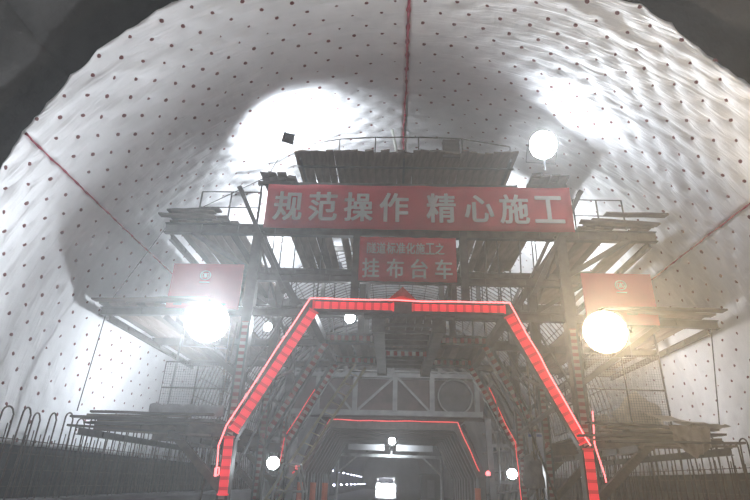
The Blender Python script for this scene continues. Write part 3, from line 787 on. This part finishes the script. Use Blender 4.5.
# trestle
c0 = at(291, 480, 16); r = empty('trestle', (c0.x, 16, 0), 'pale pipe trestle standing low at left inside the portal', 'trestle')
for dx in (-.4, .4):
    for dy in (-.3, .3): MB().tube([(c0.x + dx * 1.3, 16 + dy, 0), (c0.x + dx, 16 + dy, 1.3), (c0.x + dx * .5, 16 + dy, 2.0)], .03, 6).build('leg', 'steel_pale', r)
for z, q_ in ((.6, .46), (1.3, .40), (2.0, .2)):
    MB().tube([(c0.x - q_, 15.7, z), (c0.x + q_, 15.7, z), (c0.x + q_, 16.3, z), (c0.x - q_, 16.3, z)], .025, 6, True).build('cross_tube', 'steel_pale', r)
# ------------------------------------------------------------------ formwork trolley
F = empty('formwork_trolley', (CX, 36, 0), 'large grey steel formwork trolley with a truss and dark portal, deep in the tunnel', 'formwork trolley')
def fm(n, p0, p1, w, h, m='steel_grey', prof='box'): return member(n, p0, p1, w, h, m, F, prof)
for k in range(10):
    Y = 30 + k * 1.35; b = MB(); w = .42
    prof_o = [(-4.75, .2), (-4.75, 2.1), (-3.5, 4.45), (3.55, 4.5), (4.7, 2.1), (4.7, .2)]
    for (xa, za), (xb, zb) in zip(prof_o, prof_o[1:]):
        b.bar((xa, Y, za), (xb, Y, zb), .3 if k else .36, w, up=Vector((0, 1, 0)) if False else Vector((0, 0, 1)))
    b.build('portal_frame', 'maroon' if k else 'steel', F)
for s in (-1, 1):
    pts = [(s * 4.95, .6), (s * 4.95, 2.1), (s * 3.95, 4.7)]
    b = MB()
    for (xa, za), (xb, zb) in zip(pts, pts[1:]): b.bar((xa, 36.2, za), (xb, 36.2, zb), 12.4, .04, up=Vector((zb - za, 0, -(xb - xa))))
    b.build('side_plate', 'maroon', F)
MB().box((0, 36.2, 4.85), (8, 12.4, .05)).build('deck_plate', 'maroon', F)
yt = 29.8
fm('truss_chord', (-5.95, yt, 5.05), (4.95, yt, 5.15), .25, .28); fm('truss_chord', (-5.95, yt, 7.1), (4.95, yt, 7.2), .22, .24)
for x in (-5.8, -4.2, -2.1, .14, 2.2, 4.67): fm('truss_post', (x, yt, 5.1), (x, yt, 7.15), .26, .2)
for a, b_ in (((-1.9, 5.25), (.0, 7.0)), ((.3, 7.0), (2.05, 5.25)), ((-3.9, 7.0), (-2.3, 5.25))): fm('truss_diagonal', (a[0], yt, a[1]), (b_[0], yt, b_[1]), .12, .12)
MB().box((-.4, 30.75, 6.0), (11.2, .08, 2.2)).build('dark_backing', 'maroon', F)  # added dark sheet that makes the space behind the truss read dark
for Y in (32, 36, 40):
    for x in (-5, -2.5, 0, 2.5, 5): fm('strut', (x * .8, Y, 5), (x * 1.2, Y, 9.6 - abs(x) * .45), .2, .2)
for k, Y in enumerate((30.1, 31.6, 33.1, 34.6, 36.1, 38, 40)):
    b = MB(); b.tube([(CX + 7.35 * math.sin(math.radians(t)), Y, CZ + 7.35 * math.cos(math.radians(t))) for t in range(-108, 109, 6)], .12, 6)
    b.build('arch_rib', 'form', F)
b = MB(); nth = 54
for i in range(nth + 1):
    t = math.radians(-108 + 216 * i / nth)
    for Y, rr_ in ((30.0, 7.58), (42, 7.58), (42, 7.5), (30.0, 7.5)): b.v.append(Vector((CX + rr_ * math.sin(t), Y, CZ + rr_ * math.cos(t))))
for i in range(nth):
    for k in range(4):
        l = (k + 1) % 4; b.f.append((i * 4 + k, i * 4 + l, (i + 1) * 4 + l, (i + 1) * 4 + k))
b.build('steel_shell', 'form', F, smooth=False)
for s in (-1, 1):
    for z in (1.2, 2.2, 3.2, 4.2): fm('screw_jack', (s * 4.9, 30.1, z), (CX + s * (7.25 if z < 4 else 7.15), 30.1, z + .35), .1, .1, 'steel_grey', 'pipe')
    for z in (1.8, 3.6): fm('walkway_beam', (s * 5.1, 29.9, z), (s * 7.3, 29.9, z), .1, .16)
    fm('leg_column', (s * 5.3, 29.9, .2), (s * 5.2, 29.9, 5.0), .3, .3)
for k in range(6): fm('cross_bar', (-6.0 + .5 * k, 30.3, 7.5 + k * .4), (6.3 - .5 * k, 30.3, 7.5 + k * .4), .06, .08)
# ducts carried through the truss
for (x, z, rad, lb) in ((3.5, 6.1, .93, 'large round dark ventilation duct at the right of the formwork truss'),):
    r = empty('ventilation_duct', (x, 30, z), lb, 'duct')
    MB().lathe([(rad, 0), (rad, 11), (rad - .03, 11), (rad - .03, 0), (rad, 0)], 36, Matrix.Translation((x, 30, z)) @ Matrix.Rotation(-PI / 2, 4, 'X')).build('duct_tube', 'duct', r, smooth=False)
    MB().lathe([(0, .25), (rad - .04, .2), (rad - .04, .26), (0, .3)], 36, Matrix.Translation((x, 30, z)) @ Matrix.Rotation(-PI / 2, 4, 'X')).build('dark_cap', 'duct', r)  # dark cap stands in for the shade inside the duct
    MB().tube([(x + (rad + .02) * math.cos(2 * PI * q / 36), 29.98, z + (rad + .02) * math.sin(2 * PI * q / 36)) for q in range(36)], .05, 6, True).build('duct_ring', 'steel_grey', r)
rope([(-5.2, 29.65, 1.9), (-4.65, 29.65, 2.4), (-3.4, 29.65, 4.66), (3.55, 29.65, 4.70), (4.35, 29.65, 2.9), (4.6, 29.65, 2.3)], .024, 'rope_dim', 'red rope light outlining the portal of the formwork trolley')
for x, lb in ((-4.9, 'left'), (5.0, 'right')):
    p = Vector((x, 29.4, 2.1)); r = empty('warning_light', p, 'small red warning light at the %s foot of the formwork portal' % lb, 'warning light')
    MB().lathe([(0, 0), (.1, .0), (.12, .05), (.12, .16), (.07, .22), (0, .24)], 12, Matrix.Translation(p)).build('lens', 'rope', r, smooth=True)
    MB().box(p - Vector((0, 0, .05)), (.28, .28, .1)).build('base', 'steel', r)
for k, x in enumerate((-4.55, -3.9, -3.3, 4.3)):
    r = empty('jack_post', (x, 28.5, 0), 'orange jack post at the %s foot of the formwork portal' % ('right' if x > 0 else 'left'), 'jack', 'orange jack posts at the left foot' if x < 0 else None)
    MB().box((x, 28.5, .05), (.45, .45, .1)).build('base_plate', 'steel', r); MB().tube([(x, 28.5, .1), (x, 28.5, 1.5)], .15, 12).build('cylinder', 'orange', r); MB().tube([(x, 28.5, 1.5), (x, 28.5, 1.9)], .08, 10).build('ram', 'steel_grey', r)
# pale portal beyond
r = empty('pale_gantry', (0, 46, 0), 'pale pipe gantry with lit white panels beyond the formwork trolley', 'gantry')
for x in (-4.4, 4.1):
    MB().tube([(x, 46, 0), (x, 46, 3.6)], .12, 8).build('post', 'steel_pale', r)
    s = 1 if x < 0 else -1; MB().tube([(x, 46, 2.2), (x + s * 1.5, 46, 3.5)], .07, 8).build('brace', 'steel_pale', r)
MB().box((-.15, 46, 3.62), (8.9, .25, .22)).build('beam', 'steel_pale', r); MB().box((-.15, 46, 4.75), (8.0, .15, .12)).build('beam', 'steel_pale', r)
MB().tube([(.0, 46, 3.7), (.0, 46, 4.7)], .06, 8).build('post', 'steel_pale', r)
for x0, x1 in ((-3.6, -.6), (.4, 3.4)): MB().box(((x0 + x1) / 2, 46, 4.3), (x1 - x0, .04, .55)).build('white_panel', mat('white sheet', (.85, .86, .88), .6), r)  # white panels put in to give the bright strip above the beam
flood((0, 44.6, 4.1), (0, 1, .05), .3, .25, 'small', COOL, 1400, 'added lamp brightening the white panels of the pale gantry', 165, rad=.1, stand=10.6)  # lamp added to brighten these panels
# ------------------------------------------------------------------ far end
for row, (x, z, y0, dy, n, lb) in enumerate(((-6.9, 2.7, 58, 8, 10, 'upper'), (-6.2, 1.2, 62, 9, 9, 'lower'))):
    for k in range(n):
        Y = y0 + dy * k; r = empty('wall_lamp', (x, Y, z), 'small bluish lamp in the %s row along the far left wall' % lb, 'wall lamp', '%s row of lamps along the far left wall' % lb)
        MB().lathe([(0, -.1), (.1, -.07), (.14, 0), (.1, .07), (0, .1)], 10, Matrix.Translation((x, Y, z))).build('bulb', 'violet', r, smooth=True)
        MB().box((x - .3, Y, z), (.6, .06, .06)).build('arm', 'steel', r)
V = Vector((-.45, 50, 0)); r = empty('truck', V, 'small truck with dazzling headlights approaching in the middle of the far tunnel', 'truck')
b = MB(); b.box(V + Vector((0, .9, 1.0)), (1.75, 1.6, 1.1)); b.box(V + Vector((0, 1.1, 1.75)), (1.5, 1.1, .5)); b.box(V + Vector((0, 4, 1.1)), (1.9, 4.6, .9)); b.build('body', 'truck', r)
MB().box(V + Vector((0, .52, 1.78)), (1.3, .03, .36)).build('windscreen', 'glass', r)
MB().box(V + Vector((0, .05, .5)), (1.8, .2, .25)).build('bumper', 'truck', r)
for dx in (-.85, .85):
    for dy in (1.0, 5.2): MB().lathe([(0, -.12), (.38, -.12), (.4, 0), (.38, .12), (0, .12)], 18, Matrix.Translation(V + Vector((dx, dy, .4))) @ Matrix.Rotation(PI / 2, 4, 'Y')).build('wheel', 'rubber', r)
for dx in (-.62, -.22, .22, .62):
    for z in (.95, 1.35): MB().lathe([(0, -.06), (.14, -.05), (.17, .0), (0, .02)], 16, Matrix.Translation(V + Vector((dx, .08, z))) @ Matrix.Rotation(-PI / 2, 4, 'X')).build('headlight', 'cool', r)
ld = bpy.data.lights.new('beam', 'SPOT'); ld.energy = 2200; ld.color = (.9, .92, 1); ld.spot_size = math.radians(150); ld.shadow_soft_size = .3
lo = bpy.data.objects.new('beam', ld); C.objects.link(lo); lo.parent = r; lo.matrix_local = Matrix.Translation((0, -.25, 1.2)) @ Matrix.Rotation(PI / 2, 4, 'X')
c0 = Vector((4.6, 66, 0)); r = empty('site_cabin', c0, 'dark site cabin standing at right in the far tunnel', 'cabin')
MB().box(c0 + Vector((0, 1, 1.30)), (2.2, 2, 2.6)).build('walls', 'steel', r); MB().box(c0 + Vector((0, 1, 2.65)), (2.5, 2.3, .12)).build('roof', 'steel', r); MB().box(c0 + Vector((0, -.02, 1.1)), (.8, .04, 1.9)).build('door', 'steel_grey', r)
flood((3.5, 54, 5.6), (-.2, .3, -1), .4, .3, 'small', COOL, 900, 'lamp hung beyond the pale gantry at right', 165, stand=10.1)
flood((-3.5, 80, 5.6), (.2, .3, -1), .4, .3, 'small', COOL, 1200, 'lamp hung far down the tunnel at left', 165, stand=10.1)

# ------------------------------------------------------------------ haze, world, exposure
w = bpy.data.worlds.new('world'); S.world = w; w.use_nodes = True; nt = w.node_tree
nt.nodes['Background'].inputs['Color'].default_value = (.0, .0, .0, 1); nt.nodes['Background'].inputs['Strength'].default_value = 0
vs = nt.nodes.new('ShaderNodeVolumeScatter'); vs.inputs['Density'].default_value = .0056; vs.inputs['Anisotropy'].default_value = .6; vs.inputs['Color'].default_value = (1, 1, 1, 1)
nt.links.new(vs.outputs[0], nt.nodes['World Output'].inputs['Volume'])
S.view_settings.view_transform = 'Standard'; S.view_settings.look = 'None'; S.view_settings.gamma = 1; S.view_settings.use_curve_mapping = False
S.view_settings.exposure = -0.06
S.cycles.use_denoising = True
S.cycles.max_bounces = 6; S.cycles.volume_bounces = 1; S.cycles.diffuse_bounces = 4
S.cycles.sample_clamp_indirect = 6
